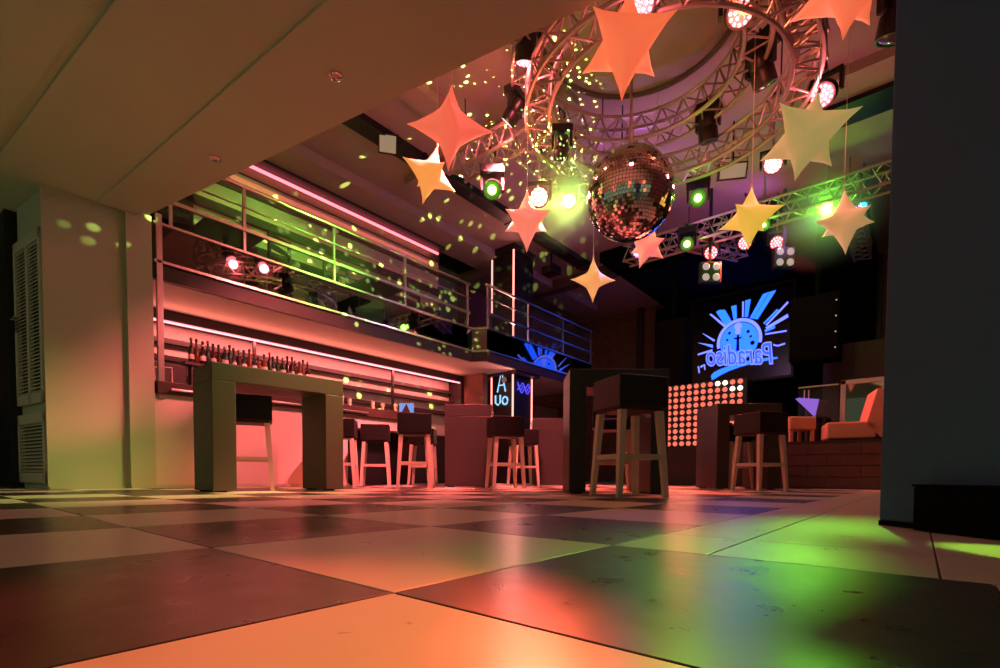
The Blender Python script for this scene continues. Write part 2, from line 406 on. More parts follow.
# posts carrying the balcony beside the pilaster
MB().box((XB-.02, 1.80, 1.0), (XB+.03, 1.86, 3.02)).build('support_post', 'rail_steel', bal, bevel=.004)
MB().box((XB-.14, 1.775, 1.0), (XB-.11, 1.80, 2.31)).build('support_post', 'rail_steel', bal)
# red light line along the balcony wall and violet spots under the slab
ls = box('led_strip', (-7.61, 2.3, 4.64), (-7.575, 7.02, 4.68), 'led_red'); tag(ls, 'long red light strip at the top of the balcony wall', 'light strip')
lamp('balcony_strip_light', 'AREA', (-7.47, 4.6, 4.66), (-7.62, 4.6, 4.0), (1, .20, .13), 14, .05, sy=4.6, axis=(0, 1, 0))
# balcony furniture behind the glass
def balcony_chair(x, y, rz, lb):
    t = thing('balcony_chair', lb, 'chair', (x, y, 2.52), rz, 'chairs on the balcony')
    box('seat', (-.21, -.21, .43), (.21, .21, .48), 'slat_dark', t, .01)
    for sx in (-1, 1):
        for sy in (-1, 1):
            box('leg', (sx*.19-.018, sy*.19-.018, 0), (sx*.19+.018, sy*.19+.018, .43 if sy < 0 else .98), 'slat_dark', t)
    for z in (.62, .76, .90): box('back_slat', (-.19, .178, z), (.19, .202, z+.07), 'slat_dark', t)
def balcony_table(x, y, lb):
    t = thing('balcony_table', lb, 'table', (x, y, 2.52), 0, 'tables on the balcony')
    box('table_top', (-.35, -.35, .72), (.35, .35, .76), 'table_brown', t, .008)
    MB().lathe([(.03, .02), (.03, .72)], 10).build('stem', 'black', t); MB().lathe([(.22, 0), (.22, .015), (.03, .03)], 16).build('foot', 'black', t)
balcony_chair(-6.95, 2.12, 1.3, 'dark slat-back chair on the balcony nearest the pilaster')
balcony_chair(-7.15, 3.36, -1.2, 'second dark slat-back chair on the balcony from the pilaster')
balcony_chair(-6.95, 4.40, 1.5, 'third dark slat-back chair on the balcony from the pilaster')
balcony_chair(-7.05, 5.70, -1.4, 'fourth dark slat-back chair on the balcony, nearest the pillar')
balcony_table(-7.0, 2.72, 'small square table between the first two balcony chairs')
balcony_table(-7.0, 5.05, 'small square table between the last two balcony chairs')
for k, (y, z0, z1, w, lb) in enumerate(((5.0, 3.05, 3.55, .55, 'pale framed picture on the balcony wall nearer the pillar'), (3.2, 3.0, 3.38, .9, 'wide pale framed picture on the balcony wall'))):
    p = thing('wall_picture', lb, 'picture', (-7.585, y, z0), 0)
    box('frame', (0, -w/2-.03, 0), (.02, w/2+.03, z1-z0), 'slat_dark', p); box('sheet', (.02, -w/2, .03), (.024, w/2, z1-z0-.03), 'slat_light', p)
# ================================================================ BAR
back = thing('back_bar', 'pale back bar with dark shelf boards under a pink light strip', 'shelf unit', (-7.95, 4.7, 0))
box('panel', (.0, -2.9, .95), (.02, 2.95, 2.20), 'slat_light', back)
box('valance', (.05, -2.9, 2.185), (.35, 2.98, 2.305), 'slat_dark', back)
for z in (1.93, 1.70, 1.47): box('shelf_board', (.02, -2.9, z), (.12, 2.98, z+.065), 'slat_dark', back)
box('base_cabinet', (.02, -2.9, 0), (.45, 2.95, .93), 'slat_dark', back); box('back_counter', (.0, -2.92, .93), (.50, 2.97, .97), 'counter_wood', back)
for y in (-1.35, 1.2): box('upright', (.30, y-.02, .97), (.34, y+.02, 2.19), 'slat_dark', back)
box('end_panel', (.0, 2.95, 0), (.40, 3.0, 2.30), 'slat_dark', back)
ls = box('led_strip', (-7.60, 1.85, 2.135), (-7.575, 7.66, 2.165), 'led_pink'); tag(ls, 'long pink-white light strip under the bar ceiling', 'light strip')
lamp('bar_strip_light', 'AREA', (-7.54, 4.7, 2.13), (-7.95, 4.7, 1.6), (1, .20, .19), 60, .05, sy=5.6, axis=(0, 1, 0))
lamp('bar_strip_light', 'AREA', (-7.54, 4.7, 2.12), (-6.9, 4.7, 2.31), (1, .22, .14), 18, .05, sy=5.6, axis=(0, 1, 0))
cnt = thing('bar_counter', 'long bar counter with dark wooden top and pale front', 'counter', (-6.5, 3.6, 0))
box('counter_top', (-.42, -1.82, 1.05), (.06, 1.86, 1.185), 'counter_wood', cnt, .008)
box('front_panel', (-.20, -1.84, 0), (0, .60, 1.05), 'bar_front', cnt)
box('front_panel', (-.20, .60, .87), (-.0, 1.80, 1.05), 'bar_front', cnt)
box('knee_panel', (-.38, .60, 0), (-.34, 1.80, .87), 'black', cnt)
box('end_panel', (-.36, 1.80, 0), (0, 1.86, 1.05), 'counter_wood', cnt)
MB().tube([(.085, -1.7, 1.10), (.085, .9, 1.10)], .016, 8).build('counter_rail', 'steel', cnt, smooth=True)
for y in (-1.6, -.7, .2, .85): box('rail_bracket', (.055, y-.012, 1.09), (.085, y+.012, 1.11), 'steel', cnt)
# bottles on the raised bottle shelf
bs = thing('bottle_rack', 'narrow dark rack carrying the row of bottles behind the counter', 'rack', (-7.32, 3.25, .97))
box('shelf', (-.09, -.95, .60), (.10, .92, .635), 'slat_dark', bs)
for y in (-.85, 0, .80): box('leg', (-.06, y-.015, 0), (.06, y+.015, .60), 'slat_dark', bs)
shapes = [[(.033, 0), (.036, .01), (.036, .17), (.030, .20), (.013, .225), (.013, .285)],
          [(.030, 0), (.034, .008), (.034, .14), (.014, .19), (.012, .30)],
          [(.040, 0), (.042, .01), (.042, .13), (.034, .16), (.015, .18), (.015, .235)],
          [(.027, 0), (.029, .01), (.029, .19), (.012, .24), (.012, .32)]]
glassk = ['bottle_dark', 'bottle_amber', 'bottle_green']
bodies = {}
TEN = 'first second third fourth fifth sixth seventh eighth ninth tenth eleventh twelfth thirteenth fourteenth fifteenth sixteenth seventeenth eighteenth nineteenth twentieth'.split()
ORD = TEN + ['twenty-' + w for w in TEN[:4]] + ['last']
random.seed(11)
for k in range(25):
    sh = random.randrange(4); g = random.choice(glassk); y = 2.40 + k*.068
    if (sh, g) not in bodies: bodies[(sh, g)] = MB().lathe([(r0*1.2, z0) for r0, z0 in shapes[sh]], 12).mesh('bottle_body', g, smooth=True)
    top = shapes[sh][-1]
    t = thing('bottle', '%s, %s in the row on the rack behind the counter' % ({'bottle_dark': 'dark spirit bottle', 'bottle_amber': 'amber spirit bottle', 'bottle_green': 'dark green bottle'}[g], ORD[k] + (' from the pilaster' if k < 24 else '')), 'bottle', (-7.32 + random.uniform(-.03, .03), y, 1.605), 0, 'bottles in the row on the bar rack')
    link('glass_body', bodies[(sh, g)], t)
    MB().lathe([(top[0]*1.2+.003, top[1]-.03), (top[0]*1.2+.003, top[1]+.008)], 10).build('cap', 'black' if k % 3 else 'red_paint', t)
    if k % 2 == 0:
        r = shapes[sh][1][0]*1.2 + .001
        MB().lathe([(r, .05), (r, .11)], 12).build('paper_label', 'paper', t, smooth=True)
# coffee machine at the left end of the back counter
cm = thing('coffee_machine', 'dark coffee machine with pale cup frames at the near end of the back bar', 'machine', (-7.15, 2.05, .97))
box('body', (-.2, -.22, 0), (.2, .18, .52), 'slat_dark', cm, .02)
for z in (.08, .30): 
    MB().tube([(.205, -.16, z), (.205, -.16, z+.15), (.205, .02, z+.17), (.205, .02, z)], .011, 6).build('cup_frame', 'paper', cm)
box('drip_tray', (.2, -.18, .02), (.27, .14, .05), 'steel', cm)
def tumbler(x, y, z, lb, m='drink_glass', h=.13):
    t = thing('drinking_glass', lb, 'glass', (x, y, z), 0, 'glasses on the bar counter')
    MB().lathe([(.026, 0), (.034, h), (.031, h), (.024, .01)], 14).build('cup', m, t, smooth=True)
    MB().lathe([(.0, .012), (.024, .012), (.029, h*.75), (0, h*.75)], 12).build('drink', 'drink_glass', t, smooth=True)
tumbler(-6.62, 4.18, 1.185, 'greenish drinking glass on the counter nearest the pale portal table', h=.17)
tumbler(-6.66, 4.34, 1.185, 'low greenish drinking glass on the counter, second in the row')
tumbler(-6.60, 4.72, 1.185, 'greenish drinking glass on the counter, third in the row')
tumbler(-6.66, 4.95, 1.185, 'greenish drinking glass on the counter, fourth in the row')
tumbler(-6.55, 5.12, 1.185, 'drinking glass on the counter beside the folded menu card')
def menu_tent(x, y, z, rz, lb, s=1.0, straws=True):
    t = thing('menu_stand', lb, 'menu stand', (x, y, z), rz)
    a, h = .12*s, .17*s
    MB().add([(-a, .02, h), (a, .02, h), (-a, .02, 0), (a, .02, 0), (-a, .026, h), (a, .026, h), (-a, .026, 0), (a, .026, 0)],
             [(0,1,3,2), (4,6,7,5), (0,4,5,1), (2,3,7,6), (0,2,6,4), (1,5,7,3)]).build('card', 'card_blue', t)
    MB().add([(-a*.62, -.05, 0), (a*.62, -.05, 0), (0, .012, h*.95), (-a*.62, .015, 0), (a*.62, .015, 0)], [(0,1,2), (0,2,3), (1,4,2), (3,2,4), (0,3,4,1)]).build('wedge', 'counter_wood', t)
    if straws:
        for k in range(4): MB().tube([(-.05+.03*k, .03, h*.4), (-.055+.035*k, .035, h+.045)], .006, 6).build('straw', 'black', t)
menu_tent(-6.52, 5.32, 1.185, YAW, 'folded bluish menu card with dark wedge at the counter end')
# ================================================================ PILLAR
pil = sroot('wall_pillar', 'dark square pillar with upright light strips', 'pillar')
box('shaft', (-7.02, 8.05, 0), (-6.45, 8.72, CZ), 'black', pil)
box('collar', (-7.06, 8.01, CZ-.12), (-6.41, 8.76, CZ), 'slat_dark', pil)
box('collar', (-7.10, 7.96, 2.26), (-6.30, 8.80, 2.34), 'slat_dark', pil)
def strip(a, b, lb):
    o = box('led_strip', a, b, 'led_pillar'); tag(o, lb, 'light strip', 'light strips on the pillar'); return o
strip((-6.46, 8.035, .98), (-6.425, 8.05, 2.25), 'upright light strip on the near edge of the pillar below the balcony')
strip((-7.04, 8.035, 1.2), (-7.01, 8.05, 2.25), 'upright light strip on the left edge of the pillar below the balcony')
strip((-6.45, 8.68, .98), (-6.435, 8.715, 2.25), 'upright light strip on the right edge of the pillar below the balcony')
strip((-6.45, 8.05, .95), (-6.435, 8.715, .98), 'level light strip low on the right face of the pillar')
strip((-6.46, 8.035, 2.95), (-6.425, 8.05, 4.78), 'tall upright light strip on the near edge of the pillar above the balcony')
strip((-7.04, 8.035, 3.6), (-7.01, 8.05, 4.72), 'upright light strip on the left edge of the pillar above the balcony')
lamp('pillar_strip_light', 'AREA', (-6.40, 7.98, 1.6), (-5.6, 7.2, 1.5), (1, .3, .25), 18, .05, sy=1.2)
lamp('pillar_strip_light', 'AREA', (-6.40, 7.98, 3.8), (-5.6, 7.2, 3.8), (1, .3, .25), 12, .05, sy=1.6)
nn = thing('neon_sign', 'pale cyan neon sign of a pointed A above rounded letters on the pillar', 'sign', (-6.74, 8.04, 1.5))
MB().tube([(-.11, -.01, .42), (0, -.01, .86), (.11, -.01, .42)], .016, 6).build('letter', 'neon_cyan', nn)
MB().tube([(-.07, -.01, .56), (.07, -.01, .56)], .014, 6).build('letter_bar', 'neon_cyan', nn)
MB().tube([(-.16, -.01, .36), (-.16, -.01, .20), (-.09, -.01, .15), (-.03, -.01, .20), (-.03, -.01, .36)], .018, 6).build('letter', 'neon_cyan', nn)
MB().tube([(.10+.07*math.cos(a), -.01, .23+.08*math.sin(a)) for a in [k*PI/6 for k in range(12)]], .018, 6, True).build('letter', 'neon_cyan', nn)
nv = thing('neon_scribble', 'violet-blue neon scrawl on the right face of the pillar', 'sign', (-6.44, 8.40, 1.95))
for k in range(3):
    MB().tube([(.01, -.22+.04*i, .06*k+.05*math.sin(i*1.3+k)) for i in range(12)], .012, 6).build('stroke', 'neon_violet', nv)
kn = thing('wall_lamp', 'small round lamp on the pillar just under the balcony edge', 'lamp', (-6.62, 8.0, 2.15))
MB().lathe([(.0, -.01), (.05, 0), (.06, .03), (.04, .06)], 16, Matrix.Rotation(PI/2, 4, 'X')).build('globe', 'paper', kn, smooth=True)
box('bracket', (-.02, -.01, -.02), (.02, .06, .02), 'black', kn)
# ================================================================ COLUMN
cold = Vector((0.72, -0.69, 0)).normalized(); ca = math.atan2(cold.y, cold.x)
colm = sroot('wall_column', 'wide dark blue-grey column at the right edge', 'column'); colm.location = (-0.095, 2.015, 0); colm.rotation_euler = (0, 0, ca)
box('shaft', (0, 0, .015), (1.6, .7, SZ), 'column_paint', colm, .006)
box('plinth', (.004, -.004, 0), (1.6, .69, .016), 'column_base', colm)
pb = thing('floor_box', 'low black box standing on the floor against the blue-grey column', 'box', (-0.095+.165*cold.x, 2.015+.165*cold.y, 0), ca)
box('body', (0, -.05, 0.002), (1.1, -.006, .128), 'column_base', pb, .004)
box('lid', (-.003, -.053, .128), (1.104, -.006, .134), 'column_base', pb)
# ================================================================ TABLES
def portal_table(name, lb, p0, along, length, depth, m, h=1.1, t=.16, leg=.17, feet=True):
    "portal table: p0 front-left corner, 'along' unit vector of the front edge, depth runs to its left"
    rz = math.atan2(along[1], along[0])
    o = thing(name, lb, 'table', (p0[0], p0[1], 0), rz, 'portal bar tables')
    box('table_top', (0, 0, h-t), (length, depth, h), m, o, .006)
    box('leg', (0, 0, .012), (leg, depth, h-t), m, o, .006)
    box('leg', (length-leg, 0, .012), (length, depth, h-t), m, o, .006)
    if feet:
        for x in (.03, length-leg+.02):
            for y in (.04, depth-.09): box('foot', (x, y, 0), (x+.09, y+.05, .012), 'black', o)
    return o
portal_table('portal_table', 'greenish grey portal-shaped bar table standing beside the bar counter', (-4.54, 1.64), (0.06, 1.0), 1.20, .52, 'table_grey', leg=.19, t=.15)
n = (0.775, 0.63)
portal_table('portal_table', 'black portal-shaped bar table with red-lit end in mid hall', (-2.37, 3.76), n, .87, .50, 'table_black', leg=.15)
portal_table('portal_table', 'dark brown portal-shaped bar table in front of the dotted panel', (-1.99, 6.68), n, .82, .70, 'table_brown', leg=.16, t=.15)
# tables seen from their solid end: front edge runs into depth
def end_table(lb, pL, width, length, m):
    # end slab faces the camera; pL = left front corner of that slab
    a = Vector((n[0], n[1])); d = Vector((-n[1], n[0]))
    p = (pL[0], pL[1]); rz = math.atan2(a.y, a.x)
    o = thing('portal_table', lb, 'table', (p[0], p[1], 0), rz, 'portal bar tables')
    box('table_top', (0, 0, .94), (width, length, 1.1), m, o, .006)
    box('leg', (0, 0, .012), (width, .16, .94), m, o, .006); box('leg', (0, length-.16, .012), (width, length, .94), m, o, .006)
    for x in (.03, width-.12):
        for y in (.03, length-.12): box('foot', (x, y, 0), (x+.09, y+.06, .012), 'black', o)
end_table('brown portal table with its solid end towards the hall, by the bar stools', (-4.81, 4.57), .62, .95, 'table_brown')
end_table('reddish brown portal table behind the black one, near the pillar', (-4.82, 6.54), .62, .95, 'table_brown')
# ================================================================ STOOLS
def make_stool():
    t = thing('bar_stool', '', 'stool', (0, 0, 0), 0, 'black padded bar stools')
    box('seat', (-.18, -.18, .635), (.18, .18, .75), 'vinyl', t, .018)
    b = MB().prism([(-.198, -.195), (-.198, .198), (.198, .198), (.198, -.195), (.160, -.195), (.160, .155), (-.160, .155), (-.160, -.195)], .655, .885)
    b.build('backrest', 'vinyl', t, bevel=.008)
    for sx in (-1, 1):
        for sy in (-1, 1):
            MB().taper((sx*.195, sy*.195, 0), (sx*.155, sy*.155, .635), .018, .025).build('leg', 'leg_wood', t)
    z = .30; r = .195 - .04*z/.635
    for s in (-1, 1):
        box('stretcher', (-r, s*r-.011, z-.018), (r, s*r+.011, z+.018), 'leg_wood', t)
        box('stretcher', (s*r-.011, -r, z-.018), (s*r+.011, r, z+.018), 'leg_wood', t)
    return t
proto = make_stool(); used = [False]
def stool(x, y, rz, lb, s=1.0):
    o = proto if not used[0] else copy_tree(proto)
    used[0] = True
    o.location = (x, y, 0); o.rotation_euler = (0, 0, rz); o['label'] = lb; o.scale = (s, s, s)
    return o
R = math.radians
stool(-4.879, 2.088, R(-115), 'black padded bar stool standing inside the greenish grey portal table')
stool(-5.868, 3.687, R(-130), 'bar stool mostly hidden behind the right leg of the greenish grey table')
stool(-6.097, 4.409, R(-130), 'black padded bar stool tucked under the dark part of the counter')
stool(-4.660, 3.920, R(-128), 'black padded bar stool between the counter and the brown table')
stool(-6.026, 5.253, R(-140), 'bar stool seen through the legs of the stool beside the brown table')
stool(-3.997, 4.844, R(-125), 'black padded bar stool in front of the pillar with neon sign')
stool(-4.810, 6.278, R(-125), 'farther bar stool just right of the one before the pillar')
stool(-1.690, 3.518, R(-122), 'large nearest black bar stool in front of the black portal table')
stool(-2.509, 4.816, R(30), 'dark bar stool behind the black portal table')
stool(-1.411, 6.329, R(-122), 'black padded bar stool in front of the dark brown table by the stage')
stool(-1.991, 7.344, R(55), 'bar stool behind the one at the dark brown table by the stage')
# ================================================================ STAGE
stg = thing('stage_platform', 'dark red wooden stage platform beside the blue-grey column', 'stage', (-1.60, 8.2, 0))
box('body', (0, .02, 0), (4.6, 4.2, .64), 'stage_wood', stg)
box('top', (-.02, 0, .64), (4.62, 4.2, .67), 'slat_dark', stg)
for r_ in range(4):
    x = 0.0 - .23*(r_ % 2)
    while x < 4.6:
        x1 = min(x+.62, 4.6); x0 = max(x, 0)
        if x1 - x0 > .05: box('plank', (x0+.004, 0, .012+.157*r_), (x1-.004, .02, .157*(r_+1)), 'stage_wood', stg, .003)
        x += .62
sofa = thing('armchair', 'coral armchair seen from the side on the stage', 'armchair', (-0.781, 8.600, 0.670), 0.25)
sofa.location.x -= .02; sofa.scale = (.86, .86, .86)
box('seat', (-.32, -.33, .03), (.34, .33, .30), 'coral_fabric', sofa, .03)
MB().add([(.20, -.33, .25), (.40, -.33, .03), (.40, .33, .03), (.20, .33, .25), (.33, -.33, .80), (.42, -.33, .80), (.42, .33, .80), (.33, .33, .80), (.44, -.33, .03), (.44, .33, .03)],
         [(0, 1, 8, 5, 4), (3, 7, 6, 9, 2), (0, 4, 7, 3), (4, 5, 6, 7), (5, 8, 9, 6), (1, 2, 9, 8), (0, 3, 2, 1)]).build('backrest', 'coral_fabric', sofa, bevel=.012)
for sx in (-.27, .36):
    for sy in (-.28, .28): box('leg', (sx-.02, sy-.02, 0), (sx+.02, sy+.02, .04), 'black', sofa)
ott = thing('ottoman', 'coral padded stool with wooden legs on the stage edge', 'stool', (-1.463, 8.750, 0.670), 0.7)
box('cushion', (-.20, -.20, .20), (.20, .20, .40), 'coral_fabric', ott, .025)
for sx in (-.16, .16):
    for sy in (-.16, .16): box('leg', (sx-.022, sy-.022, 0), (sx+.022, sy+.022, .20), 'coral_fabric', ott)
lt = thing('side_table', 'low dark side table between coral stool and armchair', 'table', (-1.373, 9.300, 0.670))
box('table_top', (-.28, -.28, .40), (.28, .28, .43), 'black', lt, .006)
for sx in (-.24, .24):
    for sy in (-.24, .24): box('leg', (sx-.02, sy-.02, 0), (sx+.02, sy+.02, .40), 'black', lt)
mt = thing('menu_stand', 'violet glowing inverted pyramid menu stand on the low dark stage table', 'menu stand', (lt.location.x, lt.location.y, 1.10), YAW)
MB().add([(-.17, -.02, .33), (.15, -.02, .31), (.09, -.02, .02), (.15, .09, .31), (-.17, .09, .33)], [(0, 1, 2), (1, 3, 2), (3, 4, 2), (4, 0, 2), (0, 4, 3, 1)]).build('card', 'card_violet', mt)
MB().lathe([(.05, 0), (.05, .02), (.02, .03)], 12, Matrix.Translation((.09, 0, 0))).build('foot', 'black', mt)
for k in range(2): MB().tube([(-.06+.07*k, .03, .3), (-.06+.07*k, .03, .46)], .009, 6).build('straw', 'paper', mt)
dc = thing('stage_chair', 'small dark chair behind the low stage table', 'chair', (-1.259, 9.900, 0.670), .6)
box('seat', (-.2, -.2, .40), (.2, .2, .45), 'wall_red', dc, .01)
for sx in (-.17, .17):
    for sy in (-.17, .17): box('leg', (sx-.02, sy-.02, 0), (sx+.02, sy+.02, .40 if sy < 0 else .8), 'wall_red', dc)
box('backrest', (-.19, .15, .55), (.19, .19, .82), 'wall_red', dc, .01)
# framed opening / mirror on the back of the stage
fr = thing('framed_mirror', 'large mirror with pale pink frame behind the coral armchair', 'mirror', (-.98, 9.5, .67))
box('backing', (.0, .03, 0), (1.4, .06, 1.0), 'black', fr); box('glass', (.07, .02, .03), (1.33, .03, .95), 'mirror_black', fr)
for a, b in (((0, 0, 0), (.07, .05, 1.02)), ((1.33, 0, 0), (1.4, .05, 1.02)), ((0, 0, .95), (1.4, .05, 1.02))): box('frame', a, b, 'slat_light', fr, .004)
gp = thing('glass_screen', 'clear glass screen with thin rail along the back of the stage', 'screen', (-1.55, 9.45, .67))
box('pane', (0, 0, .03), (.55, .01, .95), 'glass_clear', gp); box('rail', (0, -.01, .95), (.55, .02, .97), 'steel', gp); box('shoe', (0, -.02, 0), (.55, .03, .03), 'black', gp)
# ================================================================ DJ BOOTH with lamps, screen, speakers
dj = thing('dj_booth', 'black DJ booth with front panel of glowing red round lamps', 'booth', (-3.62, 9.0, 0))
box('base', (0, .02, 0), (1.40, .9, .66), 'black', dj)
pan = box('lamp_panel', (0, .0, .66), (1.40, .06, 1.82), 'black', dj)
for a in ((0, .06, 1.72), ): box('desk', a, (1.40, .9, 1.76), 'black', dj)
bm_ = MB().lathe([(.0, .0), (.040, .0), (.043, .012), (.030, .026), (0, .03)], 12, Matrix.Rotation(PI/2, 4, 'X')).mesh('lamp', 'bulb_red', smooth=True)
bw_ = MB().lathe([(.0, .0), (.040, .0), (.043, .012), (.030, .026), (0, .03)], 12, Matrix.Rotation(PI/2, 4, 'X')).mesh('lamp_white', 'bulb_white', smooth=True)
for c in range(11):
    for r_ in range(10):
        white = (r_ == 0 and c in (7, 8)) or (r_ == 1 and c in (9, 10))
        link('lamp', bw_ if white else bm_, pan, (.09+.1205*c, 0, 1.765-.112*r_))
lamp('booth_lamps_light', 'AREA', (-2.95, 8.85, 1.2), (-2.9, 4, .6), (1, .22, .14), 14, 1.2, sy=1.0)
mixer = thing('mixer', 'small black mixing console on the DJ booth desk', 'mixer', (-2.7, 9.5, 1.76))
box('body', (-.3, -.2, 0), (.3, .2, .09), 'black_plastic', mixer, .01)
for k in range(5): MB().lathe([(.02, .09), (.016, .11)], 10, Matrix.Translation((-.2+.1*k, 0, 0))).build('knob', 'steel', mixer)
# video wall
SX, SZc, SY = -3.38, 3.52, 12.9
scr = thing('video_screen', 'black video screen showing a blue mirrored Paradiso sunburst logo', 'screen', (SX, SY, SZc)); scr.scale = (1.29, 1.29, 1.29)
box('panel', (-.86, 0, -.80), (.86, .08, .82), 'scr_off', scr, .004)
box('mount', (-.1, .08, -.1), (.1, .19, .1), 'black', scr)
for a, b in (((-.90, -.01, -.84), (-.86, .09, .86)), ((.86, -.01, -.84), (.90, .09, .86)), ((-.86, -.01, .82), (.86, .09, .86)), ((-.86, -.01, -.84), (.86, .09, -.80))): box('bezel', a, b, 'black', scr)
q = 0.0173 / 7.03 * 1.05
def LP(zx, zy, d=0): return Vector(((zx-412)*q, -.002-d, (338-zy)*q*1.06))
def quad(pts, m, nm, d=0):
    n_ = len(pts); vs = [LP(*p, d) for p in pts] + [LP(*p, d) + Vector((0, .002, 0)) for p in pts]
    MB().add(vs, [tuple(range(n_)), tuple(range(n_, 2*n_))[::-1]] + [(i, (i+1) % n_, n_+(i+1) % n_, n_+i) for i in range(n_)]).build(nm, m, scr)
def arc(cx, cy, r, a0, a1, k): return [(cx + r*math.cos(math.radians(a0+(a1-a0)*i/k)), cy - r*math.sin(math.radians(a0+(a1-a0)*i/k))) for i in range(k+1)]
def band(outer, inner, m, nm, d=0):
    for i in range(len(outer)-1): pass
    vs, fs = [], []
    for o_, i_ in zip(outer, inner): vs += [LP(*o_, d), LP(*i_, d)]
    fs = [(2*i, 2*i+1, 2*i+3, 2*i+2) for i in range(len(outer)-1)]
    MB().add(vs, fs).build(nm, m, scr)
quad(arc(410, 368, 128, 0, 360, 40)[:-1], 'scr_sky', 'sun_disc', .001)
band(arc(410, 365, 152, -12, 192, 36), arc(410, 365, 130, -12, 192, 36), 'scr_pale', 'ring', .003)
rays = [([(200,145),(212,142),(325,248),(312,258)], 'scr_pale'), ([(248,138),(268,128),(360,225),(318,250)], 'scr_sky'), ([(270,128),(310,135),(358,222),(338,232)], 'scr_sky'),
        ([(352,120),(388,118),(392,212),(370,215)], 'scr_sky'), ([(426,104),(438,104),(436,208),(428,208)], 'scr_pale'), ([(446,100),(482,98),(466,212),(444,210)], 'scr_sky'),
        ([(560,82),(600,76),(500,232),(478,222)], 'scr_sky'), ([(604,76),(642,74),(530,240),(502,232)], 'scr_sky'), ([(712,160),(720,170),(590,292),(580,286)], 'scr_pale'),
        ([(716,240),(720,262),(590,318),(580,302)], 'scr_pale'), ([(712,342),(712,352),(580,352),(580,342)], 'scr_pale'), ([(650,196),(660,206),(575,280),(566,272)], 'scr_sky'),
        ([(150,268),(160,272),(245,330),(236,340)], 'scr_pale'), ([(118,330),(136,334),(230,362),(224,376)], 'scr_pale'), ([(120,408),(122,420),(228,404),(226,392)], 'scr_pale'),
        ([(165,350),(175,348),(232,372),(228,384)], 'scr_sky'), ([(575,318),(640,300),(640,318),(580,334)], 'scr_sky')]
for p, m in rays: quad(p, m, 'ray')
quad(arc(402, 264, 26, 0, 360, 16)[:-1], 'scr_pale', 'pale_blob', .004); quad(arc(402, 300, 20, 0, 360, 14)[:-1], 'scr_pale', 'pale_blob', .004)  # pale blobs drawn in the logo
quad([(396, 318), (410, 318), (414, 430), (392, 430)], 'scr_off', 'palm_trunk', .004); quad([(370, 338), (434, 338), (420, 350), (384, 350)], 'scr_off', 'palm_leaf', .004)
for cx, cy, r_ in ((310, 392, 15), (500, 390, 16), (345, 300, 11), (470, 310, 12), (330, 345, 9), (488, 345, 9)): quad(arc(cx, cy, r_, 0, 360, 7)[:-1], 'scr_off', 'dark_leaf', .004)  # dark leaf shapes drawn in the logo
for off_, m, dd in ((.016, 'scr_pale', .005), (0.0, 'scr_blue', .008)):
    me = text_mesh('Paradiso', .36, .30, .001, off_); me.materials.clear(); me.materials.append(MT[m])
    ob = link('lettering', me, scr); p = LP(412, 520, dd)
    ob.matrix_local = Matrix.Translation(p) @ Matrix.Rotation(math.radians(6), 4, 'Y') @ Matrix.Rotation(PI/2, 4, 'X') @ Matrix.Diagonal((-.95, 1.45, 1, 1))
sw = [(660, 512, 5), (600, 512, 9), (500, 516, 12), (420, 526, 14), (340, 542, 17), (280, 560, 20), (240, 578, 22), (222, 592, 16)]
band([(x, y-w) for x, y, w in sw], [(x+w*.4, y+w) for x, y, w in sw], 'scr_sky', 'swoosh', .006)
for p in ([(122, 500), (132, 496), (140, 545), (130, 548)], [(140, 500), (165, 490), (168, 500), (146, 512)], [(168, 490), (176, 488), (180, 530), (172, 530)], [(632, 418), (660, 430), (704, 422), (706, 432), (662, 440), (634, 430)]): quad(p, 'scr_pale', 'flourish', .004)
rig = thing('black_gantry', 'black boxed gantry above the video screen', 'gantry', (-3.38, 13.1, 4.66))
box('beam', (-1.9, -3.6, .02), (2.6, .2, .22), 'drape_black', rig); box('post', (-1.35, .02, -4.66), (-1.15, .2, .02), 'drape_black', rig); box('post', (1.15, .02, -4.66), (1.35, .2, .02), 'drape_black', rig)
box('drape', (-2.2, .05, -4.6), (2.6, .10, .02), 'drape_black', rig)
def speaker(x, y, z, w, d, h, lb, leds, stand):
    t = thing('loudspeaker', lb, 'loudspeaker', (x, y, 0), 0, 'stage loudspeakers')
    box('cabinet', (-w/2, 0, z), (w/2, d, z+h), 'drape_black', t, .01)
    box('grille', (-w/2+.03, -.012, z+.04), (w/2-.03, 0, z+h-.04), 'drape_black', t)
    box('hanger', (-.03, d/2-.03, z+h), (.03, d/2+.03, CZ), 'drape_black', t)
    if leds:
        for k in range(4): MB().lathe([(0, 0), (.012, 0), (.012, .01)], 8, Matrix.Translation((w/2-.05, -.012, z+.15+k*(h-.3)/3)) @ Matrix.Rotation(PI/2, 4, 'X')).build('led', 'blinder_lamp', t)
speaker(-3.80, 9.62, 1.85, .60, .45, 1.38, 'tall black loudspeaker left of the video screen', False, 0)
speaker(-1.38, 9.62, 2.10, .70, .45, 1.05, 'black loudspeaker with a column of tiny lights right of the screen', True, .67)
# stage back panel boards
bkp = thing('stage_back_panel', 'dark brown panelled rear screen behind the stage furniture', 'panel', (-1.4, 10.9, .67))
for k in range(8): box('board', (.0+.45*k, 0, 0), (.44+.45*k, .05, 1.9), 'slat_dark', bkp)
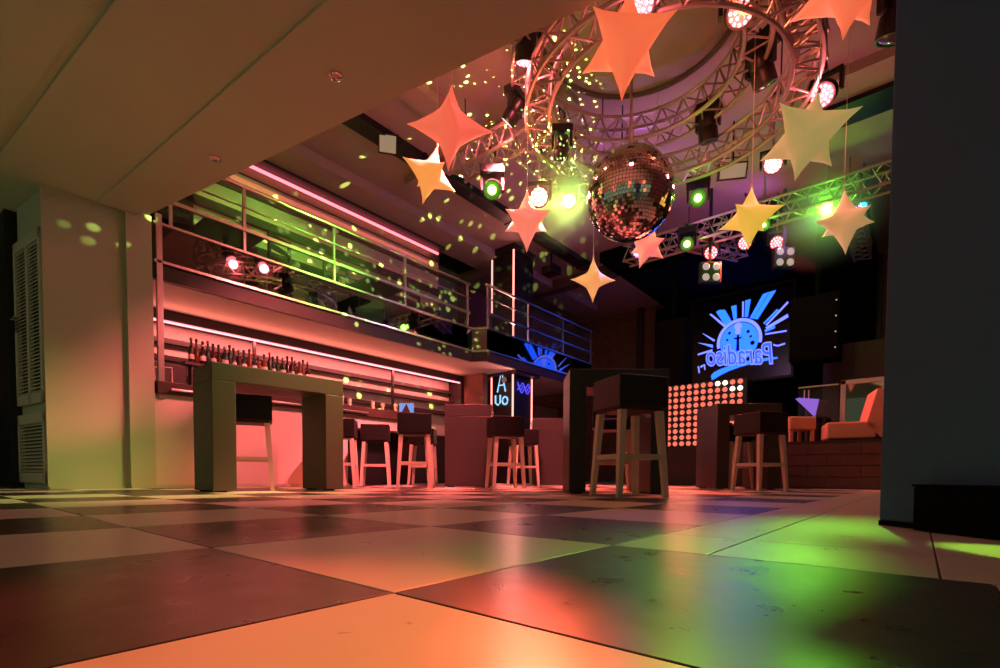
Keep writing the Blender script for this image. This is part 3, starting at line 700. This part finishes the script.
# ================================================================ TRUSSES
def ring_truss(lb, c, ri, ro, z0, z1, n, r=.022, a0=0.0, a1=2*PI):
    t = thing('ring_truss', lb, 'truss', (c[0], c[1], z0))
    full = a1 - a0 > 6.2; k = 64
    for rr in (ri, ro):
        for z in (0, z1-z0):
            pts = [(rr*math.cos(a0+(a1-a0)*i/k), rr*math.sin(a0+(a1-a0)*i/k), z) for i in range(k if full else k+1)]
            MB().tube(pts, r, 6, full).build('chord', 'truss_alu', t, smooth=True)
    da = (a1-a0)/n; H = z1-z0
    P = lambda rr, a, z: (rr*math.cos(a), rr*math.sin(a), z)
    kinds = [MB().tube([P(ri, 0, 0), P(ro, da/2, 0), P(ri, da, 0)], r*.55, 5), MB().tube([P(ro, 0, 0), P(ro, da/2, H), P(ro, da, 0)], r*.55, 5), MB().tube([P(ri, 0, H), P(ri, da/2, 0), P(ri, da, H)], r*.55, 5), MB().tube([P(ri, 0, H), P(ro, da/2, H), P(ri, da, H)], r*.55, 5)]
    ms = [m.mesh('brace', 'truss_alu') for m in kinds]
    for i in range(n):
        for m in ms: link('brace', m, t, (0, 0, 0), (0, 0, a0+da*i))
    for s in range(4):
        a = a0 + (a1-a0)*(s+.5)/4
        MB().tube([P((ri+ro)/2, a, H), P((ri+ro)/2, a, CZ-z0)], .008, 6).build('hanger', 'cable', t)
    return t
def line_truss(lb, p0, p1, w, h, n, r=.022, hang=True):
    p0, p1 = Vector(p0), Vector(p1); d = p1-p0; L = d.length; rz = math.atan2(d.y, d.x)
    t = thing('line_truss', lb, 'truss', p0, rz)
    for y in (-w/2, w/2):
        for z in (0, h): MB().tube([(0, y, z), (L, y, z)], r, 6).build('chord', 'truss_alu', t, smooth=True)
    s = L/n
    kinds = [[(0, -w/2, 0), (s/2, w/2, 0), (s, -w/2, 0)], [(0, -w/2, 0), (s/2, -w/2, h), (s, -w/2, 0)], [(0, w/2, h), (s/2, w/2, 0), (s, w/2, h)], [(0, -w/2, h), (s/2, w/2, h), (s, -w/2, h)]]
    ms = [MB().tube(k, r*.55, 5).mesh('brace', 'truss_alu') for k in kinds]
    for i in range(n):
        for m in ms: link('brace', m, t, (s*i, 0, 0))
    if hang:
        for x in (.12*L, .88*L): MB().tube([(x, 0, h), (x, 0, CZ-p0.z)], .008, 6).build('hanger', 'cable', t)
    return t
ring_truss('upper ring-shaped lighting truss right under the round ceiling field', (-2.35, 4.90), 1.02, 1.26, 4.30, 4.58, 26)
ring_truss('lower and wider ring-shaped lighting truss behind the mirror ball', (-2.12, 5.08), 1.16, 1.40, 3.92, 4.16, 30)
line_truss('short straight truss reaching from the ring towards the balcony', (-4.62, 4.62, 3.98), (-3.62, 4.62, 3.98), .24, .24, 5)
line_truss('short straight truss left of the mirror ball running into the hall', (-3.70, 4.80, 3.98), (-3.70, 6.1, 3.98), .24, .24, 6)
line_truss('short straight truss right of the ring truss near the blue-grey column', (-.86, 4.55, 4.0), (-.86, 5.5, 4.0), .22, .24, 5)
line_truss('straight truss running from the ring towards the right ceiling beam', (-.80, 4.62, 4.0), (.5, 4.95, 4.0), .22, .24, 6)
line_truss('long straight truss across the hall in front of the video screen', (-4.2, 8.55, 4.05), (.6, 8.55, 4.05), .28, .28, 18)
line_truss('far straight truss slanting back over the video screen', (-3.3, 8.8, 4.2), (-2.6, 10.0, 4.2), .24, .24, 6)
line_truss('straight truss over the stage running towards the far wall', (-.9, 8.75, 4.2), (-.9, 11.5, 4.2), .24, .24, 12)
# black lighting track on the ceiling with flood lamps
trk = thing('lighting_track', 'long black lighting track fixed under the ceiling beside the balcony', 'track', (-5.82, 6.0, CZ))
box('channel', (-.13, -3.0, -.11), (.13, 3.9, 0), 'black', trk, .006)
for y in (-2.9, -1.0, 1.2, 3.7): box('end_clip', (-.15, y-.03, -.125), (.15, y+.03, 0), 'black_plastic', trk)
def flood(lb, p, d, w, h, m):
    t = thing('flood_lamp', lb, 'lamp', p, 0, 'square flood lamps')
    rot = Vector(d).normalized().to_track_quat('Z', 'Y').to_matrix().to_4x4()
    MB().box((-w/2, -h/2, -.10), (w/2, h/2, 0), rot).build('housing', 'black_plastic', t)
    MB().box((-w/2+.02, -h/2+.02, 0), (w/2-.02, h/2-.02, .006), rot).build('diffuser', m, t)
    MB().tube([rot @ Vector((-w/2-.01, 0, -.05)), rot @ Vector((-w/2-.01, 0, -.05)) + Vector((0, 0, .18)), rot @ Vector((w/2+.01, 0, -.05)) + Vector((0, 0, .18)), rot @ Vector((w/2+.01, 0, -.05))], .009, 6).build('bracket', 'black', t)
    MB().tube([(0, 0, .13), (0, 0, CZ-p[2])], .012, 6).build('pole', 'black', t)
flood('square flood lamp with pale face on the black lighting track', (-5.72, 4.35, 4.72), (.75, -.55, -.65), .26, .24, 'spot_glow')
flood('rectangular flood lamp with wooden-toned face below the right of the ring truss', (-2.012, 7.196, 4.253), (.5, -.9, -.5), .36, .20, 'spot_glow')
# ================================================================ MOVING HEADS AND PAR LAMPS
def fixture(lb, lens, d, col, kind='head', lens_m='lens_off', top=4.3, size=1.0, energy=0, angle=35, lr=None, to=None, spill=0, ceil=False):
    "hung lamp: base box, yoke, head with lens; lens = lens centre in the room, d = beam direction"
    lens = Vector(lens); d = Vector(d).normalized(); s = size
    L = (.30 if kind == 'head' else .24)*s; rr = (.105 if kind == 'head' else .115)*s
    piv = lens - d*L*.55
    t = thing('moving_head' if kind == 'head' else 'par_lamp', lb, 'stage light', (piv.x, piv.y, piv.z), 0, 'stage lights on the trusses')
    rot = d.to_track_quat('Z', 'Y').to_matrix().to_4x4()
    M_ = rot @ Matrix.Translation((0, 0, -L*.45))
    if kind == 'head': prof = [(.03*s, 0), (.075*s, .01*s), (.095*s, .06*s), (.09*s, .15*s), (rr, .17*s), (rr, L), (rr-.015*s, L), (rr-.02*s, L-.012*s)]
    else: prof = [(.03*s, 0), (.08*s, .01*s), (.085*s, .10*s), (rr, .13*s), (rr, L), (rr-.012*s, L), (rr-.014*s, L-.014*s)]
    MB().lathe(prof, 20, M_).build('head', 'black_plastic', t, smooth=True)
    lensr = rr*.84 if lr is None else lr
    if kind == 'par' or lens_m in ('lens_pink', 'lens_white'):
        face = MB().lathe([(0, L-.012*s), (rr*.86, L-.012*s), (rr*.86, L-.008*s)], 18, M_).build('lens', 'lens_face_'+lens_m if 'lens_face_'+lens_m in MT else lens_m, t)
        leds = MB()
        for ring, cnt_ in ((0, 1), (.36, 6), (.70, 12)):
            for k in range(cnt_):
                a = 2*PI*k/cnt_; x, y = rr*ring*math.cos(a), rr*ring*math.sin(a)
                leds.lathe([(0, L+.002*s), (rr*.135, L-.006*s)], 7, M_ @ Matrix.Translation((x, y, 0)))
        o = leds.build('led_cluster', lens_m, t); o['kind'] = 'stuff'
    else:
        MB().lathe([(0, L+.012*s), (lensr*.6, L+.006*s), (lensr, L-.008*s)], 18, M_).build('lens', lens_m, t, smooth=True)
    hd = Vector((-d.y, d.x, 0))
    hd = hd.normalized() if hd.length > .05 else Vector((1, 0, 0))
    y0 = rr + .02*s
    Rz = Matrix.Rotation(math.atan2(hd.y, hd.x), 4, 'Z')
    for sg in (-1, 1):
        MB().box((sg*y0-.014*s, -.03*s, -.03*s), (sg*y0+.014*s, .03*s, .16*s), Rz).build('yoke_arm', 'black_plastic', t)
    if kind == 'head':
        MB().box((-y0-.02*s, -.085*s, .15*s), (y0+.02*s, .085*s, .25*s), Rz).build('base', 'black_plastic', t, bevel=.008)
        zt = .25*s
    else:
        MB().box((-y0-.014*s, -.03*s, .15*s), (y0+.014*s, .03*s, .172*s), Rz).build('yoke_bridge', 'black_plastic', t); zt = .17*s
    up = max((CZ - .03 if ceil else top) - piv.z, zt + .03)
    MB().tube([(0, 0, zt), (0, 0, up)], .014, 8).build('clamp_pole', 'steel', t)
    MB().tube([(0, -.05, up-.03), (0, -.05, up+.03), (0, .05, up+.03), (0, .05, up-.03)], .012, 6).build('clamp_hook', 'black', t)
    if energy:
        lamp('beam', 'SPOT', lens + d*.05, to if to is not None else lens + d, col, energy, .05, angle, .5, parent=t)
    if spill:
        lamp('spill', 'POINT', lens + d*.10, None, col, spill, .07, parent=t)
    return t
MT['lens_face_lens_pink'] = glow('lens_face_pink', (1.0, .10, .14), 1.6)
MT['lens_face_lens_white'] = glow('lens_face_white', (1.0, .22, .20), 1.4)
C0 = Vector((0, 0, .15))
def tow(p, side=(0, 0, 0)):
    return (C0 - Vector(p)).normalized() + Vector(side)
RED = (1, .10, .06); GRN = (.25, 1, .06); PNK = (1, .14, .16); AMB = (1, .5, .15)
PL = {}
def put(key, lb, p, d, col, **kw): PL[key] = fixture(lb, p, d, col, **kw)
p = (-3.051, 3.967, 4.178); put('a', 'moving head with pink lens on the near left of the upper ring', p, (-.3, .25, -.95), PNK, spill=20, lens_m='lens_pink', top=4.5, energy=1500, angle=62, to=(-6.1, 3.4, .3))
p = (-3.565, 4.319, 4.031); put('b', 'moving head with small pink lens above the balcony truss corner', p, (-.75, -.1, -.7), PNK, spill=20, lens_m='lens_pink', top=4.25, size=.85, energy=2200, angle=66, to=(-5.2, 5.4, .1))
p = (-3.886, 4.441, 3.479); put('c', 'moving head with green lens left of the red and white par lamp', p, tow(p, (-.1, .1, 0)), GRN, lens_m='lens_green', spill=6, top=4.0, energy=0, lr=.05)
p = (-3.468, 4.793, 3.402); put('d', 'par lamp with bright pinkish white face between two green lamps', p, tow(p), (1, .10, .05), kind='par', spill=20, lens_m='lens_white', top=4.0, energy=3300, angle=14.5, to=(.02, -.78, 0))
p = (-3.363, 5.274, 3.521); put('e', 'moving head shining bright green left of the mirror ball', p, tow(p), GRN, lens_m='lens_green', spill=9, top=4.0, energy=0, lr=.075)
p = (-3.164, 4.787, 3.700); put('f', 'dark unlit moving head above the bright green lamp left of the ball', p, (-.4, .5, -.8), RED, top=4.15, size=.8)
p = (-1.797, 3.847, 3.923); put('g', 'par lamp glowing pink behind the big orange star', p, tow(p), PNK, kind='par', spill=20, lens_m='lens_pink', top=4.4, energy=700, angle=36, to=(-3.2, 2.2, 0))
p = (-1.330, 4.894, 4.319); put('h', 'large moving head glowing pink at the top right of the upper ring', p, tow(p, (.15, 0, -.1)), (1, .17, .07), spill=20, lens_m='lens_pink', top=4.55, size=1.2, energy=60, angle=60, to=(-2.6, 2.4, 0))
p = (-1.296, 5.707, 4.135); put('i', 'unlit black moving head hanging right of the upper ring', p, (.2, .45, -.85), RED, top=4.4, size=1.1)
p = (-1.997, 6.162, 4.103); put('j', 'unlit black moving head in front of the lower ring right of the ball', p, (0, .3, -.95), RED, top=4.25, size=1.0)
p = (-0.825, 5.842, 3.890); put('k', 'par lamp with pink dotted face above the large cream star', p, tow(p, (-.25, .1, -.1)), PNK, kind='par', spill=20, lens_m='lens_pink', top=4.2, energy=60, angle=70, to=(-3.2, 2.4, 0))
p = (-1.462, 6.874, 3.977); put('l', 'par lamp with pink dotted face left below the large cream star', p, tow(p), PNK, kind='par', spill=20, lens_m='lens_white', top=4.0, energy=0, ceil=True)
p = (-2.226, 6.493, 3.676); put('m', 'moving head with pale green lens right of the mirror ball', p, tow(p), GRN, lens_m='lens_green', spill=6, top=4.05, energy=0, lr=.045, ceil=True)
p = (-2.977, 8.213, 3.935); put('n', 'small moving head with green lens low above the video screen', p, tow(p), GRN, lens_m='lens_green', spill=6, top=4.1, lr=.05, energy=0)
p = (-2.742, 8.672, 3.882); put('o', 'par lamp glowing red above the left four-lamp blinder', p, tow(p, (0, 0, -.2)), RED, kind='par', spill=6, lens_m='lens_pink', top=4.1, energy=1300, angle=44, to=(-.6, 8.4, .9))
p = (-2.313, 9.034, 4.049); put('q', 'par lamp glowing red just under the yellow star', p, tow(p, (0, 0, -.2)), RED, kind='par', spill=6, lens_m='lens_pink', top=4.1, energy=3600, angle=62, to=(-3.7, 6.2, 0), ceil=True)
p = (-1.906, 9.377, 4.052); put('r', 'par lamp glowing red above the right four-lamp blinder', p, tow(p, (0, 0, -.2)), RED, kind='par', spill=6, lens_m='lens_pink', top=4.1, energy=250, angle=56, to=(-.9, 8.2, .6), ceil=True)
p = (-1.141, 8.714, 4.079); put('s', 'moving head shining bright green left of the cream four-point star', p, tow(p), GRN, lens_m='lens_green', spill=30, top=4.1, lr=.085, energy=0, ceil=True)
p = (-0.748, 9.306, 4.233); put('t', 'small cyan lamp right of the cream four-point star', p, tow(p), (.05, .6, .8), spill=1.5, lens_m='lens_cyan', top=4.1, lr=.05, size=.8, ceil=True)
p = (-0.270, 5.525, 3.912); put('u', 'unlit moving head half hidden by the blue-grey column', p, (-.2, .2, -.95), RED, top=4.2, size=1.3, ceil=True)
p = (-1.879, 8.354, 3.945); put('v', 'small lamp with pale green lens behind the yellow star', p, tow(p), GRN, lens_m='lens_green', spill=6, top=4.1, lr=.03, size=.8, ceil=True)
p = (-3.322, 7.138, 3.536); put('w', 'small lamp with a bright white face behind the small pink star', p, tow(p), (.62, .20, .95), lens_m='bulb_white', spill=45, top=4.1, lr=.05, size=.7, ceil=True)  # purple spill added to tint the far ceiling; the lamp face is white
def blinder(lb, p):
    t = thing('blinder', lb, 'stage light', p, YAW, 'four-lamp blinders')
    box('housing', (-.17, 0, -.17), (.17, .10, .17), 'black', t, .01)
    for x in (-.085, .085):
        for z in (-.085, .085): MB().lathe([(0, 0), (.055, 0), (.06, .012), (.045, .03)], 14, Matrix.Translation((x, 0, z)) @ Matrix.Rotation(PI/2, 4, 'X')).build('lamp', 'blinder_lamp', t, smooth=True)
    box('bracket', (-.02, .03, .17), (.02, .07, CZ-p[2]), 'black', t)
blinder('four-lamp blinder above the left of the video screen', (-2.705, 8.573, 3.530))
blinder('four-lamp blinder above the right of the video screen', (-1.778, 9.354, 3.780))
# smoke / misc black box above screen
pr_ = thing('projector', 'black projector box hanging under the balcony-side ceiling', 'projector', (-6.1, 8.9, 4.45))
box('body', (-.16, -.14, 0), (.16, .14, .16), 'black', pr_, .01); MB().tube([(0, 0, .16), (0, 0, .45)], .02, 8).build('pole', 'black', pr_); MB().lathe([(0, 0), (.04, 0), (.04, .03)], 12, Matrix.Translation((.05, -.14, .06)) @ Matrix.Rotation(PI/2, 4, 'X')).build('lens', 'lens_off', pr_)
# ================================================================ MIRROR BALL
BX, BY, BZ, BR = -2.37, 4.88, 3.074, .445
ball = thing('mirror_ball', 'large mirror ball hanging in the middle of the ring truss', 'mirror ball', (BX, BY, BZ))
MB().lathe([(BR*.985*math.cos(a), BR*.985*math.sin(a)) for a in [(-PI/2+.02) + (PI-.04)*k/24 for k in range(25)]], 40).build('core', 'black', ball, smooth=True)
tiles = MB(); rows = 42; random.seed(5)
for r_ in range(rows):
    f0 = -PI/2 + PI*(r_+.06)/rows; f1 = -PI/2 + PI*(r_+.94)/rows; fm = (f0+f1)/2
    cnt_ = max(4, int(round(2*rows*math.cos(fm))))
    for k in range(cnt_):
        t0 = 2*PI*(k+.05)/cnt_; t1 = 2*PI*(k+.95)/cnt_
        jx, jz = random.uniform(-.012, .012)*.35, random.uniform(-.012, .012)*.35
        vs = []
        for f, tt in ((f0, t0), (f0, t1), (f1, t1), (f1, t0)):
            rr = BR*(1 + jx*(1 if tt == t0 else -1)*.12 + jz*(1 if f == f0 else -1)*.12)
            vs.append((rr*math.cos(f)*math.cos(tt), rr*math.cos(f)*math.sin(tt), rr*math.sin(f)))
        tiles.add(vs, [(0, 1, 2, 3)])
o = tiles.build('mirror_tiles', 'mirror', ball); o['kind'] = 'stuff'
MB().lathe([(.10, BR-.02), (.10, BR+.02), (.05, BR+.05)], 20).build('cap', 'black', ball, smooth=True)
MB().tube([(0, 0, BR+.04), (0, 0, CZ-BZ)], .016, 8).build('rod', 'steel', ball)
MB().lathe([(.10, CZ-BZ-.16), (.10, CZ-BZ)], 16).build('motor', 'black', ball)
# ================================================================ STARS
def star_mesh(nm, R_, m, c=.30):
    "six spikes on the axes, eight inner corners, slightly puffed faces"
    tips = [(R_, 0, 0), (-R_, 0, 0), (0, R_, 0), (0, -R_, 0), (0, 0, R_), (0, 0, -R_)]
    k = c*R_; cor = [(x*k, y*k, z*k) for x in (-1, 1) for y in (-1, 1) for z in (-1, 1)]
    vs = tips + cor; ix = lambda x, y, z: 6 + 4*(x > 0) + 2*(y > 0) + (z > 0)
    fs = []
    for t_, ax, sg in ((0, 0, 1), (1, 0, -1), (2, 1, 1), (3, 1, -1), (4, 2, 1), (5, 2, -1)):
        o1, o2 = [a_ for a_ in (0, 1, 2) if a_ != ax]
        ring = []
        for u, v in ((-1, -1), (1, -1), (1, 1), (-1, 1)):
            q_ = [0, 0, 0]; q_[ax] = sg; q_[o1] = u; q_[o2] = v; ring.append(ix(*q_))
        for i in range(4): fs.append((t_, ring[i], ring[(i+1) % 4]))
    me = MB().add(vs, fs).mesh(nm, m)
    bm = bmesh.new(); bm.from_mesh(me)
    bmesh.ops.subdivide_edges(bm, edges=bm.edges[:], cuts=3, use_grid_fill=True)
    for _ in range(2):
        bmesh.ops.smooth_vert(bm, verts=[v for v in bm.verts if v.co.length < R_*.93], factor=.35, use_axis_x=True, use_axis_y=True, use_axis_z=True)
    bmesh.ops.triangulate(bm, faces=bm.faces[:]); bm.to_mesh(me); bm.free(); me.shade_smooth()
    return me
def star_mat(nm, col, es, base=(.8, .72, .62)):  # coloured wash light on the pale stars put into the material as emission
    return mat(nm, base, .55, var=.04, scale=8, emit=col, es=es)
def star(lb, p, R_, rz, tilt, col, es, e=.25, base=(.8, .72, .62)):
    t = thing('hanging_star', lb, 'star', p, 0, 'hanging inflatable stars')
    o = link('body', star_mesh('star', R_, star_mat('star_wash_emit', col, es, base), e), t); o.rotation_euler = (tilt[0], tilt[1], rz)
    tp = Matrix.Rotation(rz, 3, 'Z') @ Vector((0, 0, R_))
    tp = o.rotation_euler.to_matrix() @ Vector((0, 0, R_))
    MB().lathe([(.012, -.015), (.014, 0), (.006, .02)], 8, Matrix.Translation(tp)).build('eyelet', 'paper', t)
    MB().tube([tp, (tp.x, tp.y, CZ - p[2])], .003, 5).build('string', 'paper', t)
    return t
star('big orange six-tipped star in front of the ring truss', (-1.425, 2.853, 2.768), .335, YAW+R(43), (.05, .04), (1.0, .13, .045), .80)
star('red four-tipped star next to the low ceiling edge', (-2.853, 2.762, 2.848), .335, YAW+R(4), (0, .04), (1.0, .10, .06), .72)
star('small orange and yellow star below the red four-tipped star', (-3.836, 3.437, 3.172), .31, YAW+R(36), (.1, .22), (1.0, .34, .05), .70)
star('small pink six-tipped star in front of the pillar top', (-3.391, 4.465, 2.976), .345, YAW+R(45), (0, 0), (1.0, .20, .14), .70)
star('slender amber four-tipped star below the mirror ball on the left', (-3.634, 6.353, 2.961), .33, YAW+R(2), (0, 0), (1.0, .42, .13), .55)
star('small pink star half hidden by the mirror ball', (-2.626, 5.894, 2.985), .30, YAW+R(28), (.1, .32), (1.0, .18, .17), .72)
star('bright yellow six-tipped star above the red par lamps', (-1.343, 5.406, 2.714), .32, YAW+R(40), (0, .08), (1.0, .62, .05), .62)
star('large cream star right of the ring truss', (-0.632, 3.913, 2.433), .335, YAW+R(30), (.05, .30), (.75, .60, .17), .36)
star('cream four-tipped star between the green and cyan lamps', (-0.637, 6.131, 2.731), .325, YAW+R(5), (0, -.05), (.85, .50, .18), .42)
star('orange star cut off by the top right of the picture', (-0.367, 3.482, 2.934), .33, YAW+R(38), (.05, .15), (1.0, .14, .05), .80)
# ================================================================ STAGE LIGHT BEAMS (the room's own lamps and an added sparkle spot)
# green beams of the two bright green heads and of the far green head
lamp('green_head_beam', 'SPOT', (-3.309, 5.189, 3.467), (-7.5, 3.5, 3.35), GRN, 1500, .06, 30, .9)
lamp('green_head_beam', 'SPOT', (-3.821, 4.365, 3.422), (-4.9, 1.0, .2), (.80, 1, .22), 900, .06, 52, .9)
lamp('green_head_beam', 'SPOT', (-1.125, 8.596, 4.026), (.16, .86, 0), GRN, 2600, .06, 12.5, 1.0)
lamp('green_head_beam', 'SPOT', (-2.191, 6.391, 3.621), (-.40, .75, 0), GRN, 280, .06, 9, 1.0)
# narrow green beam that lands on the floor by the black box
lamp('green_head_beam', 'SPOT', (-3.755, 4.290, 3.366), (.23, 1.42, 0), (.45, 1, .08), 3000, .02, 2.6, .2)
# purple wash over the far ceiling
lamp('purple_wash', 'SPOT', (-0.738, 9.183, 4.179), (-5.4, 9.0, 4.9), (.50, .14, .9), 500, .1, 62, .9)
# mirror-ball sparkle: dotted spot added beside the ball in place of its reflections
bl = lamp('added_ball_sparkle', 'SPOT', (BX-.50, BY-.12, BZ+.05), (-5.6, 4.8, 4.7), (.70, 1, .20), 5200, .004, 118, .4)
nt = bl.data; nt.use_nodes = True; nt = nt.node_tree; N = nt.nodes; L = nt.links
em = N['Emission']; tc = N.new('ShaderNodeTexCoord'); vo = N.new('ShaderNodeTexVoronoi'); vo.inputs['Scale'].default_value = 23
L.new(tc.outputs['Normal'], vo.inputs['Vector'])
th = N.new('ShaderNodeMapRange'); th.inputs[1].default_value = .27; th.inputs[2].default_value = .18; th.inputs[3].default_value = 0; th.inputs[4].default_value = 1
L.new(vo.outputs['Distance'], th.inputs[0]); L.new(th.outputs[0], em.inputs['Strength'])

# ================================================================ HAZE balls added to give the brightest heads a halo
hz = bpy.data.materials.new('halo_haze'); hz.use_nodes = True
nt = hz.node_tree; N = nt.nodes; L = nt.links; N.remove(N['Principled BSDF'])
vs = N.new('ShaderNodeVolumeScatter'); vs.inputs['Anisotropy'].default_value = .3
tc = N.new('ShaderNodeTexCoord'); gr = N.new('ShaderNodeTexGradient'); gr.gradient_type = 'SPHERICAL'
L.new(tc.outputs['Object'], gr.inputs['Vector'])
mu = N.new('ShaderNodeMath'); mu.operation = 'POWER'; mu.inputs[1].default_value = 2.0; L.new(gr.outputs['Fac'], mu.inputs[0])
m2 = N.new('ShaderNodeMath'); m2.operation = 'MULTIPLY'; m2.inputs[1].default_value = 2.2; L.new(mu.outputs[0], m2.inputs[0])
L.new(m2.outputs[0], vs.inputs['Density']); L.new(vs.outputs[0], N['Material Output'].inputs['Volume'])
for lb, p, r_ in (('added haze ball for the green halo of the lamp left of the mirror ball', (-3.309, 5.189, 3.467), .62), ('added haze ball for the green halo of the lamp beside the cream four-point star', (-1.125, 8.596, 4.026), .9)):
    me = MB().lathe([(math.cos(a), math.sin(a)) for a in [(-PI/2+.01) + (PI-.02)*k/10 for k in range(11)]], 18).mesh('haze', hz)
    o = link('halo_haze_ball', me, None, p); o.scale = (r_, r_, r_); o['kind'] = 'stuff'; o['label'] = lb; o['category'] = 'haze'
